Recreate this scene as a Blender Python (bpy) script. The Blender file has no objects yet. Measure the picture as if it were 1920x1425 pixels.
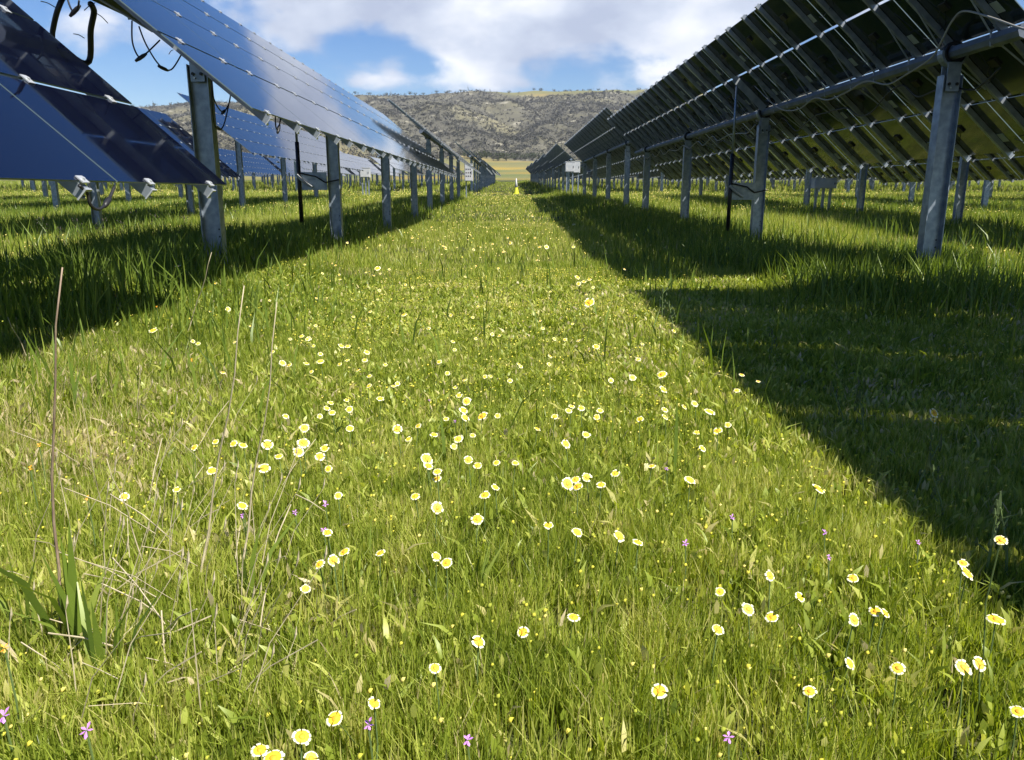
import bpy, math, random
import numpy as np
from mathutils import Vector, Matrix
random.seed(7)
rng = np.random.default_rng(7)
R = math.radians
scene = bpy.context.scene
COL = scene.collection
CAMH = 0.85
F = 1450.0
PITCH = math.atan(350.5 / F)
CP, SP = math.cos(PITCH), math.sin(PITCH)
SUN = Vector((0.62, -0.45, 1.0)).normalized()

# ------------------------------------------------------------------ terrain
def hash2(ix, iy, s):
    n = (ix * 374761393 + iy * 668265263 + s * 1442695041) & 0xffffffff
    n = ((n ^ (n >> 13)) * 1274126177) & 0xffffffff
    n = n ^ (n >> 16)
    return (n & 0xffffff) / float(0xffffff)
def vnoise(x, y, s=0):
    x = np.asarray(x, float); y = np.asarray(y, float)
    ix = np.floor(x).astype(np.int64); iy = np.floor(y).astype(np.int64)
    fx = x - ix; fy = y - iy
    fx = fx * fx * (3 - 2 * fx); fy = fy * fy * (3 - 2 * fy)
    a = hash2(ix, iy, s); b = hash2(ix + 1, iy, s); c = hash2(ix, iy + 1, s); d = hash2(ix + 1, iy + 1, s)
    return (a * (1 - fx) + b * fx) * (1 - fy) + (c * (1 - fx) + d * fx) * fy
def fbm(x, y, s=0, o=4):
    v = 0; a = .5; t = 0
    for i in range(o):
        v = v + a * vnoise(x * 2 ** i, y * 2 ** i, s + i); t += a; a *= .5
    return v / t
def sstep(a, b, x):
    t = np.clip((x - a) / (b - a), 0, 1); return t * t * (3 - 2 * t)
def footline(x):
    return 480 + 110 * np.exp(-((x - 22) / 50) ** 2) + 90 * (fbm(x / 70., 0 * x + 3.3, 11, 3) - .5)
def gz(x, y):
    x = np.asarray(x, float); y = np.asarray(y, float)
    yy = np.clip(y - 14, -400, 350)
    z = 0.02 * np.where(yy > 8, yy, np.where(yy < -8, 0, (yy + 8) ** 2 / 32.0))
    z = z + (fbm(x * .5, y * .5, 3, 3) - .5) * .10 * (1 - sstep(60, 120, y))
    foot = footline(x)
    z = z + .14 * sstep(-1.0, -2.3, x) * sstep(15, 9, y)
    z = z + sstep(300, 620, y) * 17
    r = np.clip((y - foot) / (1300 - foot), 0, 1.0)
    top = 141 + 12 * sstep(-420, 40, x) - 10 * sstep(-250, -620, x) - 26 * sstep(-700, -1500, x) + 8 * (fbm(x / 170., 0 * x, 17, 3) - .5)
    z = z + (top - 17) * (r ** 1.12)
    z = z + np.clip(y - 1300, 0, 500) * .022 * sstep(-300, 100, x)
    g = sstep(0, .12, r) * (1 - .75 * sstep(.8, 1, r))
    z = z + g * ((fbm(x / 150., y / 260., 23, 5) - .5) * 46 - np.abs(fbm(x / 95., y / 330., 31, 4) - .5) * 50)
    return z

def ray(px, py):
    X = (px - 955) / F; Y = (712.5 - py) / F
    return X, CP + Y * SP, -SP + Y * CP
def unz(px, py, zoff):
    """a pixel to the spot on the land at a height above the soil"""
    X, dy, dz = ray(px, py)
    t = 3.0
    for _ in range(40):
        g = float(gz(X * t, dy * t)) + zoff
        if dz < -1e-4: t = t * .5 + .5 * min(200, (CAMH - g) / -dz)
    return X * t, dy * t, t
def unx(px, py, xx):
    X, dy, dz = ray(px, py); t = xx / X
    return (xx, dy * t, CAMH + dz * t)

# ------------------------------------------------------------------ materials
def mat(name, color=(.5, .5, .5), rough=.6, metal=0, spec=.5, ior=1.5):
    m = bpy.data.materials.new(name); m.use_nodes = True
    b = m.node_tree.nodes['Principled BSDF']
    b.inputs['Base Color'].default_value = (*color, 1); b.inputs['Roughness'].default_value = rough
    b.inputs['Metallic'].default_value = metal; b.inputs['Specular IOR Level'].default_value = spec
    b.inputs['IOR'].default_value = ior
    return m
def nodes(m): return m.node_tree.nodes, m.node_tree.links, m.node_tree.nodes['Principled BSDF']
def ramp(N, stops):
    r = N.new('ShaderNodeValToRGB'); e = r.color_ramp.elements
    e[0].position, e[0].color = stops[0][0], (*stops[0][1], 1)
    e[1].position, e[1].color = stops[-1][0], (*stops[-1][1], 1)
    for p, c in stops[1:-1]:
        k = e.new(p); k.color = (*c, 1)
    return r
def noisy(name, c1, c2, scale, rough, metal=0, bump=0, spec=.5):
    m = mat(name, c1, rough, metal, spec); N, L, b = nodes(m)
    tc = N.new('ShaderNodeTexCoord'); n = N.new('ShaderNodeTexNoise'); n.inputs['Scale'].default_value = scale; n.inputs['Detail'].default_value = 6
    L.new(tc.outputs['Object'], n.inputs['Vector'])
    r = ramp(N, [(.35, c1), (.65, c2)]); L.new(n.outputs['Fac'], r.inputs['Fac']); L.new(r.outputs['Color'], b.inputs['Base Color'])
    if bump:
        bp = N.new('ShaderNodeBump'); bp.inputs['Strength'].default_value = bump; L.new(n.outputs['Fac'], bp.inputs['Height']); L.new(bp.outputs['Normal'], b.inputs['Normal'])
    return m
M = {}
M['steel'] = noisy('galvanised_steel', (.20, .24, .29), (.33, .38, .44), 14, .42, .55)
M['rail'] = noisy('rail_steel', (.22, .25, .28), (.33, .36, .39), 10, .45, .5)
M['tube'] = noisy('tube_steel', (.09, .11, .14), (.14, .165, .20), 8, .55, .4)
M['clamp'] = mat('bright_clamp', (.50, .52, .53), .38, .5)
M['black'] = mat('black_rubber', (.012, .012, .013), .5)
M['cable_grey'] = mat('grey_cable', (.26, .25, .22), .5)
M['white'] = noisy('white_enamel', (.36, .38, .39), (.46, .46, .45), 5, .5)
M['sticker'] = mat('pale_sticker', (.32, .36, .33), .5)
M['mark'] = mat('dark_print', (.03, .03, .035), .5)
M['yellow'] = mat('marker_yellow', (.60, .60, .03), .6)

def glass(name, c, rough, ior, wavy):
    m = mat(name, c, rough, 0, .5, ior); N, L, b = nodes(m)
    tc = N.new('ShaderNodeTexCoord'); n = N.new('ShaderNodeTexNoise'); n.inputs['Scale'].default_value = 2.2; n.inputs['Detail'].default_value = 3
    L.new(tc.outputs['Object'], n.inputs['Vector'])
    bp = N.new('ShaderNodeBump'); bp.inputs['Strength'].default_value = wavy; bp.inputs['Distance'].default_value = .02
    L.new(n.outputs['Fac'], bp.inputs['Height']); L.new(bp.outputs['Normal'], b.inputs['Normal'])
    n2 = N.new('ShaderNodeTexNoise'); n2.inputs['Scale'].default_value = 5; n2.inputs['Detail'].default_value = 8; L.new(tc.outputs['Object'], n2.inputs['Vector'])
    mr = N.new('ShaderNodeMapRange'); mr.inputs[1].default_value = .35; mr.inputs[2].default_value = .75; mr.inputs[3].default_value = rough; mr.inputs[4].default_value = rough + .07
    L.new(n2.outputs['Fac'], mr.inputs[0]); L.new(mr.outputs[0], b.inputs['Roughness'])
    return m
M['glass'] = glass('thin_film_glass', (.002, .003, .010), .02, 1.53, .02)
M['back'] = glass('rear_glass', (.015, .022, .019), .07, 1.75, .09)
M['edge'] = mat('glass_edge', (.10, .14, .14), .3)

def leafy(name, stops, transl=.35, gloss=.03, attr='tone'):
    m = bpy.data.materials.new(name); m.use_nodes = True
    N, L = m.node_tree.nodes, m.node_tree.links; N.clear()
    out = N.new('ShaderNodeOutputMaterial'); a = N.new('ShaderNodeAttribute'); a.attribute_name = attr
    r = ramp(N, stops); L.new(a.outputs['Fac'], r.inputs['Fac'])
    d = N.new('ShaderNodeBsdfDiffuse'); t = N.new('ShaderNodeBsdfTranslucent'); g = N.new('ShaderNodeBsdfGlossy')
    g.inputs['Roughness'].default_value = .42; g.inputs['Color'].default_value = (.9, .95, .8, 1)
    hs = N.new('ShaderNodeHueSaturation'); hs.inputs['Hue'].default_value = .492; hs.inputs['Saturation'].default_value = 1.1; hs.inputs['Value'].default_value = 1.5
    L.new(r.outputs['Color'], hs.inputs['Color'])
    L.new(r.outputs['Color'], d.inputs['Color']); L.new(hs.outputs['Color'], t.inputs['Color'])
    m1 = N.new('ShaderNodeMixShader'); m1.inputs[0].default_value = transl; L.new(d.outputs[0], m1.inputs[1]); L.new(t.outputs[0], m1.inputs[2])
    m2 = N.new('ShaderNodeMixShader'); m2.inputs[0].default_value = gloss; L.new(m1.outputs[0], m2.inputs[1]); L.new(g.outputs[0], m2.inputs[2])
    L.new(m2.outputs[0], out.inputs['Surface'])
    return m
GR = [(0, (.060, .088, .013)), (.3, (.148, .202, .024)), (.55, (.265, .325, .042)), (.75, (.42, .45, .095)), (.88, (.48, .44, .17)), (1, (.52, .44, .27))]
M['grass'] = leafy('grass_blades', GR, .46, .02)
M['tall'] = leafy('broad_green_blades', [(0, (.060, .10, .016)), (.5, (.14, .205, .028)), (1, (.27, .33, .06))], .42, .025)
M['straw'] = noisy('dry_straw', (.32, .27, .17), (.46, .40, .27), 30, .7)
M['brownstalk'] = noisy('brown_stalk', (.16, .11, .075), (.27, .20, .14), 30, .7)
M['weed'] = mat('weed_green', (.05, .08, .02), .7)
M['seed'] = mat('dark_seed', (.035, .03, .02), .8)
M['petal_in'] = mat('petal_yellow', (.78, .50, .02), .6)
M['petal_out'] = mat('petal_white', (.68, .65, .47), .6)
M['disc'] = noisy('flower_disc_orange', (.55, .24, .01), (.72, .36, .012), 400, .7)
M['stem'] = mat('flower_stem', (.10, .15, .04), .7)
M['purple'] = mat('petal_purple', (.50, .20, .60), .6)
M['orange'] = mat('petal_orange', (.80, .34, .02), .6)
M['bud'] = leafy('bud_yellow', [(0, (.30, .34, .05)), (.5, (.62, .55, .07)), (1, (.80, .70, .30))], .2, .0)
M['scrub'] = leafy('scrub', [(0, (.036, .039, .028)), (.35, (.060, .061, .048)), (.6, (.086, .084, .072)), (.8, (.128, .123, .112)), (1, (.17, .16, .12))], .25, .0)
M['trunk'] = noisy('bark', (.06, .05, .04), (.12, .1, .08), 3, .9)
M['crown'] = leafy('crown_leaves', [(0, (.02, .03, .014)), (1, (.06, .075, .03))], .2, 0)

# soil sheet
def ground_mat():
    m = mat('meadow_soil', (.06, .07, .03), .95, 0, .1); N, L, b = nodes(m)
    tc = N.new('ShaderNodeTexCoord'); n = N.new('ShaderNodeTexNoise'); n.inputs['Scale'].default_value = 9; n.inputs['Detail'].default_value = 8
    L.new(tc.outputs['Object'], n.inputs['Vector'])
    r = ramp(N, [(.3, (.022, .028, .010)), (.5, (.045, .055, .018)), (.7, (.085, .085, .035))]); L.new(n.outputs['Fac'], r.inputs['Fac'])
    n3 = N.new('ShaderNodeTexNoise'); n3.inputs['Scale'].default_value = .02; n3.inputs['Detail'].default_value = 5; L.new(tc.outputs['Object'], n3.inputs['Vector'])
    far = ramp(N, [(.38, (.10, .12, .04)), (.5, (.14, .14, .055)), (.66, (.22, .165, .04))]); L.new(n3.outputs['Fac'], far.inputs['Fac'])
    sx = N.new('ShaderNodeSeparateXYZ'); L.new(tc.outputs['Object'], sx.inputs[0])
    mr = N.new('ShaderNodeMapRange'); mr.inputs[1].default_value = 190; mr.inputs[2].default_value = 330; L.new(sx.outputs['Y'], mr.inputs[0])
    mx = N.new('ShaderNodeMixRGB'); L.new(mr.outputs[0], mx.inputs[0]); L.new(r.outputs['Color'], mx.inputs[1]); L.new(far.outputs['Color'], mx.inputs[2])
    L.new(mx.outputs[0], b.inputs['Base Color'])
    bp = N.new('ShaderNodeBump'); bp.inputs['Strength'].default_value = .6; bp.inputs['Distance'].default_value = .05; L.new(n.outputs['Fac'], bp.inputs['Height']); L.new(bp.outputs['Normal'], b.inputs['Normal'])
    return m
def hill_mat():
    m = mat('hill_slope', (.15, .14, .1), .95, 0, .1); N, L, b = nodes(m)
    tc = N.new('ShaderNodeTexCoord'); n = N.new('ShaderNodeTexNoise'); n.inputs['Scale'].default_value = .011; n.inputs['Detail'].default_value = 9; n.inputs['Roughness'].default_value = .62
    L.new(tc.outputs['Object'], n.inputs['Vector'])
    r = ramp(N, [(.34, (.070, .068, .054)), (.46, (.086, .082, .062)), (.56, (.108, .102, .066)), (.68, (.155, .142, .085))]); L.new(n.outputs['Fac'], r.inputs['Fac'])
    n2 = N.new('ShaderNodeTexNoise'); n2.inputs['Scale'].default_value = .05; n2.inputs['Detail'].default_value = 8; L.new(tc.outputs['Object'], n2.inputs['Vector'])
    rock = ramp(N, [(.60, (0, 0, 0)), (.68, (1, 1, 1))]); L.new(n2.outputs['Fac'], rock.inputs['Fac'])
    mx = N.new('ShaderNodeMixRGB'); L.new(rock.outputs['Color'], mx.inputs[0]); L.new(r.outputs['Color'], mx.inputs[1]); mx.inputs[2].default_value = (.24, .225, .17, 1)
    sx = N.new('ShaderNodeSeparateXYZ'); L.new(tc.outputs['Object'], sx.inputs[0])
    # grass covered top and foot
    mr = N.new('ShaderNodeMapRange'); mr.inputs[1].default_value = 1285; mr.inputs[2].default_value = 1330; xr = N.new('ShaderNodeMapRange'); xr.inputs[1].default_value = -60; xr.inputs[2].default_value = 20; xr.inputs[3].default_value = 0; xr.inputs[4].default_value = 55; L.new(sx.outputs['X'], xr.inputs[0])
    ya = N.new('ShaderNodeMath'); ya.operation = 'ADD'; L.new(sx.outputs['Y'], ya.inputs[0]); L.new(xr.outputs[0], ya.inputs[1]); L.new(ya.outputs[0], mr.inputs[0])
    mr2 = N.new('ShaderNodeMapRange'); mr2.inputs[1].default_value = 600; mr2.inputs[2].default_value = 520; L.new(sx.outputs['Y'], mr2.inputs[0])
    ad = N.new('ShaderNodeMath'); ad.operation = 'MAXIMUM'; L.new(mr.outputs[0], ad.inputs[0]); L.new(mr2.outputs[0], ad.inputs[1])
    gold = ramp(N, [(.4, (.12, .125, .055)), (.55, (.17, .155, .06)), (.66, (.28, .20, .04))]); L.new(n.outputs['Fac'], gold.inputs['Fac'])
    mx2 = N.new('ShaderNodeMixRGB'); L.new(ad.outputs[0], mx2.inputs[0]); L.new(mx.outputs[0], mx2.inputs[1]); L.new(gold.outputs['Color'], mx2.inputs[2])
    L.new(mx2.outputs[0], b.inputs['Base Color'])
    return m

# ------------------------------------------------------------------ object helpers
def link(o, parent=None):
    COL.objects.link(o)
    if parent is not None: o.parent = parent
    return o
def tag(o, label=None, cat=None, group=None, kind=None):
    if label: o['label'] = label
    if cat: o['category'] = cat
    if group: o['group'] = group
    if kind: o['kind'] = kind
    return o
def empty(name, loc, rot=(0, 0, 0)):
    o = bpy.data.objects.new(name, None); o.location = loc; o.rotation_euler = rot; o.empty_display_size = .1
    return link(o)
class MB:
    def __init__(s): s.v = []; s.f = []; s.m = []; s.mats = []
    def mi(s, m):
        if m not in s.mats: s.mats.append(m)
        return s.mats.index(m)
    def add(s, vs, fs, m):
        k = len(s.v); i = s.mi(m); s.v += [tuple(v) for v in vs]
        for f in fs: s.f.append(tuple(a + k for a in f)); s.m.append(i)
    def box(s, x0, x1, y0, y1, z0, z1, m, T=None, mtop=None, mside=None):
        vs = [Vector((x, y, z)) for z in (z0, z1) for y in (y0, y1) for x in (x0, x1)]
        if T: vs = [T @ v for v in vs]
        s.add(vs, [(0, 2, 3, 1)], m); k = len(s.v) - 8
        i = s.mi(mtop or m); s.f.append((k + 4, k + 5, k + 7, k + 6)); s.m.append(i)
        i = s.mi(mside or m)
        for f in [(0, 1, 5, 4), (2, 6, 7, 3), (0, 4, 6, 2), (1, 3, 7, 5)]: s.f.append(tuple(a + k for a in f)); s.m.append(i)
    def tube(s, pts, r, m, n=8, cap=True):
        pts = [Vector(p) for p in pts]; rs = r if isinstance(r, (list, tuple)) else [r] * len(pts)
        vs = []; u = None
        for i, p in enumerate(pts):
            d = (pts[min(i + 1, len(pts) - 1)] - pts[max(i - 1, 0)]).normalized()
            if u is None: u = d.orthogonal().normalized()
            else:
                u = (u - d * u.dot(d)); u = u.normalized() if u.length > 1e-6 else d.orthogonal().normalized()
            w = d.cross(u)
            for k in range(n):
                a = 2 * math.pi * k / n; vs.append(p + (u * math.cos(a) + w * math.sin(a)) * rs[i])
        fs = []
        for i in range(len(pts) - 1):
            for k in range(n):
                a = i * n + k; b = i * n + (k + 1) % n; fs.append((a, b, b + n, a + n))
        if cap: fs += [tuple(range(n))[::-1], tuple((len(pts) - 1) * n + k for k in range(n))]
        s.add(vs, fs, m)
    def mesh(s, name, smooth=False):
        me = bpy.data.meshes.new(name); me.from_pydata(s.v, [], s.f)
        for m in s.mats: me.materials.append(m)
        me.polygons.foreach_set('material_index', s.m)
        if smooth: me.polygons.foreach_set('use_smooth', [True] * len(me.polygons))
        me.update(); return me
    def build(s, name, parent=None, smooth=False):
        return link(bpy.data.objects.new(name, s.mesh(name, smooth)), parent)
def obj(name, me, parent=None, loc=(0, 0, 0), rot=(0, 0, 0), scale=None):
    o = bpy.data.objects.new(name, me); o.location = loc; o.rotation_euler = rot
    if scale: o.scale = scale
    return link(o, parent)
def raw_mesh(name, V, starts, idx, m, tone=None, smooth=False):
    me = bpy.data.meshes.new(name); me.vertices.add(len(V)); me.vertices.foreach_set('co', V.astype(np.float32).ravel())
    me.loops.add(len(idx)); me.loops.foreach_set('vertex_index', idx.astype(np.int32))
    me.polygons.add(len(starts)); me.polygons.foreach_set('loop_start', starts.astype(np.int32))
    me.update(calc_edges=True)
    if tone is not None:
        a = me.attributes.new('tone', 'FLOAT', 'POINT'); a.data.foreach_set('value', tone.astype(np.float32))
    me.materials.append(m)
    if smooth: me.polygons.foreach_set('use_smooth', np.ones(len(starts), bool))
    return me

# ------------------------------------------------------------------ ground and hills
def sheet(name, xs, ys, m, off=0):
    X, Y = np.meshgrid(xs, ys); Z = gz(X, Y) + off
    V = np.stack([X, Y, Z], -1).reshape(-1, 3); nx = len(xs); ny = len(ys)
    i = np.arange((nx - 1) * (ny - 1)); a = (i // (nx - 1)) * nx + i % (nx - 1)
    idx = np.stack([a, a + 1, a + nx + 1, a + nx], -1).ravel()
    me = raw_mesh(name, V, np.arange(len(i)) * 4, idx, m, smooth=True)
    return tag(obj(name, me), kind='structure')
xs = np.unique(np.concatenate([np.linspace(-1500, -60, 40), np.linspace(-60, -12, 49), np.linspace(-12, 12, 97), np.linspace(12, 60, 49), np.linspace(60, 1500, 40)]))
ys = np.unique(np.concatenate([np.linspace(-300, -6, 20), np.linspace(-6, 24, 121), np.linspace(24, 130, 80), np.linspace(130, 420, 50)]))
sheet('ground', xs, ys, ground_mat())
tag(obj('tmp', bpy.data.meshes.new('tmp')), kind='structure') if False else None
o = sheet('hills', np.linspace(-1800, 1800, 361), np.linspace(420, 2100, 240), hill_mat())

# ------------------------------------------------------------------ grass
def blades(x, y, h, w, tone, segs=2, lean=.35, wind=(.0, .0), zb=None):
    n = len(x); z = gz(x, y) if zb is None else zb
    fa = rng.uniform(0, 2 * np.pi, n); la = rng.uniform(0, 2 * np.pi, n); lm = np.abs(rng.normal(0, lean, n)) * h
    wx, wy = np.cos(fa) * w * .5, np.sin(fa) * w * .5
    lx, ly = np.cos(la) * lm + wind[0] * h, np.sin(la) * lm + wind[1] * h
    P = lambda sx, t, hz: np.stack([x + wx * sx + lx * t, y + wy * sx + ly * t, z + h * hz], -1)
    if segs == 1:
        V = np.stack([P(-1, 0, -.05), P(1, 0, -.05), P(0, 1, .95)], 1); k = 3
        idx = (np.arange(n)[:, None] * 3 + np.array([[0, 1, 2]])).ravel(); st = np.arange(n) * 3
    else:
        V = np.stack([P(-.8, 0, -.05), P(.8, 0, -.05), P(1, .35, .55), P(-1, .35, .55), P(0, 1.05, .97)], 1); k = 5
        idx = (np.arange(n)[:, None] * 5 + np.array([[0, 1, 2, 3, 3, 2, 4]])).ravel()
        st = (np.arange(n)[:, None] * 7 + np.array([[0, 4]])).ravel()
    return V.reshape(-1, 3), st, idx, np.repeat(tone, k)
def shade_zone(x, y):
    """taller growth along the two post lines"""
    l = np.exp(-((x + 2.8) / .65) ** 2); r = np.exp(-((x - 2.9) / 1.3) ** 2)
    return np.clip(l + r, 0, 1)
def hfield(x, y):
    h = .060 + .050 * fbm(x * .9, y * .9, 5, 3)
    h = h + .16 * shade_zone(x, y) * sstep(3.5, 6.0, y) + .07 * sstep(-.7, -1.8, x) * sstep(6, 2, y)
    h = h + .06 * sstep(5, 8, np.abs(x)) + .16 * sstep(2.0, 3.0, np.abs(x)) * sstep(11, 20, y)
    return h * .95
def tonefield(x, y, n):
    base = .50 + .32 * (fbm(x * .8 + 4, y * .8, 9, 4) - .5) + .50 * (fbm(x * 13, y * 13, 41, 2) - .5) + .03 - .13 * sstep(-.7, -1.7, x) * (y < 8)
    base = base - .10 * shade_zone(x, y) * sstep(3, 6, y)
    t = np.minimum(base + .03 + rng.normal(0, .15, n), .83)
    dry = fbm(x * 1.3, y * 1.3, 77, 3)
    p = .022 + .22 * sstep(.62, .78, dry) + .35 * np.exp(-(((x + 1.35) / .35) ** 2 + ((y - 2.1) / .3) ** 2))
    t = np.where(rng.uniform(0, 1, n) < p, rng.uniform(.85, 1, n), t)
    return np.clip(t, 0, 1)
def wedge(n, y0, y1, mx, pad=.4, power=1.0):
    u = rng.uniform(0, 1, n); y = np.sqrt(y0 ** 2 + u * (y1 ** 2 - y0 ** 2))
    x = rng.uniform(-1, 1, n) * (y * mx + pad); return x, y
def band(name, lab, spec):
    """spec: n, y0, y1, width, height factor, segs"""
    Vs, Ss, Is, Ts = [], [], [], []; vo = lo = 0
    for n, y0, y1, w, hf, segs, lean in spec:
        x, y = wedge(n, y0, y1, .74)
        cl = fbm(x * 11, y * 11, 61, 2) * .6 + fbm(x * 3, y * 3, 66, 2) * .4; keep = rng.uniform(0, 1, n) < (.18 + 1.0 * sstep(.33, .60, cl))
        x, y = x[keep], y[keep]; n = len(x)
        h = hfield(x, y) * hf * rng.uniform(.55, 1.25, n)
        V, S, I, T = blades(x, y, h, w * rng.uniform(.6, 1.3, n), tonefield(x, y, n), segs, lean)
        Vs.append(V); Ss.append(S + lo); Is.append(I + vo); Ts.append(T); vo += len(V); lo += len(I)
    me = raw_mesh(name, np.concatenate(Vs), np.concatenate(Ss), np.concatenate(Is), M['grass'], np.concatenate(Ts))
    o = obj(name, me); tag(o, lab, 'grass', kind='stuff'); return o
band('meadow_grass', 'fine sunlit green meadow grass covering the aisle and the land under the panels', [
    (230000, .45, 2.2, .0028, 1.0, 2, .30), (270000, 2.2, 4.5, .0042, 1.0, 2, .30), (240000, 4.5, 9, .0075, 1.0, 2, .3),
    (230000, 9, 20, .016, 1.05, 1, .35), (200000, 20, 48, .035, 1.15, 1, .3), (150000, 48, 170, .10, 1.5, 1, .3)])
x, y = wedge(230000, .45, 7, .74); k = rng.uniform(0, 1, len(x)) < .3 + .9 * sstep(.4, .65, fbm(x * 5, y * 5, 83, 2)); x, y = x[k], y[k]; n = len(x)
V, S, I, T = blades(x, y, rng.uniform(.010, .034, n), rng.uniform(.004, .011, n) * (1 + y / 8), np.clip(tonefield(x, y, n) + .08, 0, 1), 2, .9, zb=gz(x, y) + hfield(x, y) * rng.uniform(.1, .85, n))
tag(obj('herb_leaves', raw_mesh('herb_leaves', V, S, I, M['grass'], T)), 'small herb leaves filling the gaps between the grass blades', 'herbs', kind='stuff')
# taller clumped grass along the posts and on the left
xa, ya = wedge(230000, 9, 34, .75); xb, yb = wedge(170000, 2.0, 9, .75); xx, yy = np.concatenate([xa, xb]), np.concatenate([ya, yb]); n = len(xx)
cl = fbm(xx * 1.6, yy * 1.2, 91, 3); pr = (np.exp(-((xx + 3.1) / .55) ** 2) * sstep(3.4, 5, yy) + np.exp(-((xx - 3.3) / 1.0) ** 2) * sstep(4.5, 6.5, yy) + .14 * sstep(-1.0, -1.9, xx) * sstep(7, 3, yy) + .4 * sstep(6, 8, np.abs(xx)) + .006) * sstep(.32, .50, cl)
k = rng.uniform(0, 1, n) < pr; xx, yy = xx[k], yy[k]; n = len(xx)
V, S, I, T = blades(xx, yy, rng.uniform(.20, .44, n) * np.where(np.abs(xx) < 2, .7, 1), rng.uniform(.005, .010, n) * (1 + yy / 12), np.clip(.45 + rng.normal(0, .2, n), 0, 1), 2, .3)
tag(obj('tall_grass', raw_mesh('tall_grass', V, S, I, M['tall'], T)), 'taller dark green blades growing in clumps along the lines of posts', 'grass', kind='stuff')

# ------------------------------------------------------------------ trackers
PW, PL, GX, GY, NM = .60, 1.20, .024, .015, 14
GM = .014
HW = (4 * PW + 2 * GX + GM) / 2
TL = NM * (PL + GY)
def chan(mb, p0, p1, d, w, t, m):
    pass
b = MB(); b.box(-PW / 2, PW / 2, -PL / 2, PL / 2, 0, .007, M['back'], mtop=M['glass'], mside=M['edge']); ME_PANEL = b.mesh('solar_panel')
b = MB(); b.box(-.05, .05, -.045, .045, -.003, -.0005, M['sticker']); ME_STICK = b.mesh('label_plate')
b = MB(); b.box(-.035, .035, -.05, .05, -.018, -.0005, M['black'])
b.tube([(0, .04, -.012), (.05, .10, -.04), (.16, .2, -.02), (.2, .4, -.05), (.19, .55, -.01)], .0035, M['black'], 5)
ME_JB = b.mesh('junction_box')
SEAMS = [-HW, -(PW + GX / 2 + GM / 2), 0, (PW + GX / 2 + GM / 2), HW]
UC = [-(PW * 1.5 + GX + GM / 2), -(PW + GM) / 2, (PW + GM) / 2, PW * 1.5 + GX + GM / 2]
b = MB(); e = .035
b.box(-HW - e, HW + e, -.018, .018, -.008, -.004, M['rail'])           # C channel: web and two flanges
b.box(-HW - e, HW + e, -.018, -.015, -.050, -.008, M['rail'])
b.box(-HW - e, HW + e, -.015, .018, -.050, -.047, M['rail'])
b.box(-HW - e, HW + e, .015, .018, -.047, -.038, M['rail'])
for sgn in (-1, 1):   # sunlit look of the rail ends put into a paler metal colour
    x = sgn * (HW + e)
    a, c = (x - .002, x + .004)
    b.box(a, c, -.021, .021, -.011, -.002, M['clamp']); b.box(a, c, -.021, -.012, -.053, -.011, M['clamp']); b.box(a, c, -.012, .021, -.053, -.043, M['clamp'])
for s in SEAMS:
    q = .024 if abs(s) < HW else .018
    b.box(s - q, s + q, -.022, .022, .0085, .013, M['clamp']); b.box(s - .007, s + .007, -.018, .018, -.004, .0085, M['clamp'])
    b.tube([(s, 0, .013), (s, 0, .020)], .007, M['clamp'], 6)
ME_RAIL = b.mesh('rail')
b = MB()
for sgn in (-1, 1):
    b.tube([(sgn * .05, .0, -.112), (sgn * .46, .02 * sgn, -.052)], .007, M['rail'], 6)
b.tube([(.062, 0, -.06), (.066, 0, -.11), (0, 0, -.172), (-.066, 0, -.11), (-.062, 0, -.06)], .006, M['rail'], 6)
b.box(-.09, .09, -.02, .02, -.056, -.0505, M['steel'])
ME_BRACE = b.mesh('brace')
b = MB(); b.tube([(0, 0, 0), (0, TL + .12, 0)], .054, M['tube'], 8); ME_TUBE = b.mesh('torque_tube')
b = MB()
pts = [(math.cos(a) * .085, 0, math.sin(a) * .085) for a in np.linspace(0, 2 * math.pi, 25)]
for y0 in (-.035, .035):
    pass
ring = []
for (r0, yy0) in ((.060, -.025), (.090, -.025), (.090, .025), (.060, .025)):
    ring.append([(math.cos(a) * r0, yy0, math.sin(a) * r0) for a in np.linspace(0, 2 * math.pi, 25)[:-1]])
vs = [p for rr in ring for p in rr]; fs = []
for q in range(4):
    for k2 in range(24):
        a = q * 24 + k2; c = q * 24 + (k2 + 1) % 24; d2 = ((q + 1) % 4) * 24
        fs.append((a, c, d2 + (k2 + 1) % 24, d2 + k2))
b.add(vs, fs, M['black'])
ME_BEAR = b.mesh('bearing', True)
b = MB()   # steel yoke between post head and bearing
seg = [(math.cos(a) * .112, math.sin(a) * .112) for a in np.linspace(R(172), R(368), 14)]
for (x0, z0), (x1, z1) in zip(seg[:-1], seg[1:]):
    k0 = .094 / .112
    b.add([(x0, -.04, z0), (x1, -.04, z1), (x1, .04, z1), (x0, .04, z0), (x0 * k0, -.04, z0 * k0), (x1 * k0, -.04, z1 * k0), (x1 * k0, .04, z1 * k0), (x0 * k0, .04, z0 * k0)],
          [(0, 1, 2, 3), (4, 7, 6, 5), (0, 4, 5, 1), (3, 2, 6, 7)], M['steel'])
b.box(-.055, .055, -.05, -.042, -.30, -.075, M['steel']); b.box(-.055, .055, .042, .05, -.30, -.075, M['steel'])
for sx in (-.032, .032):
    b.tube([(sx, -.064, -.245), (sx, -.052, -.245)], .013, M['black'], 6)
b.tube([(-.02, -.064, -.275), (-.02, -.052, -.275)], .008, M['clamp'], 6)
ME_YOKE = b.mesh('yoke')
postcache = {}
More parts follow.
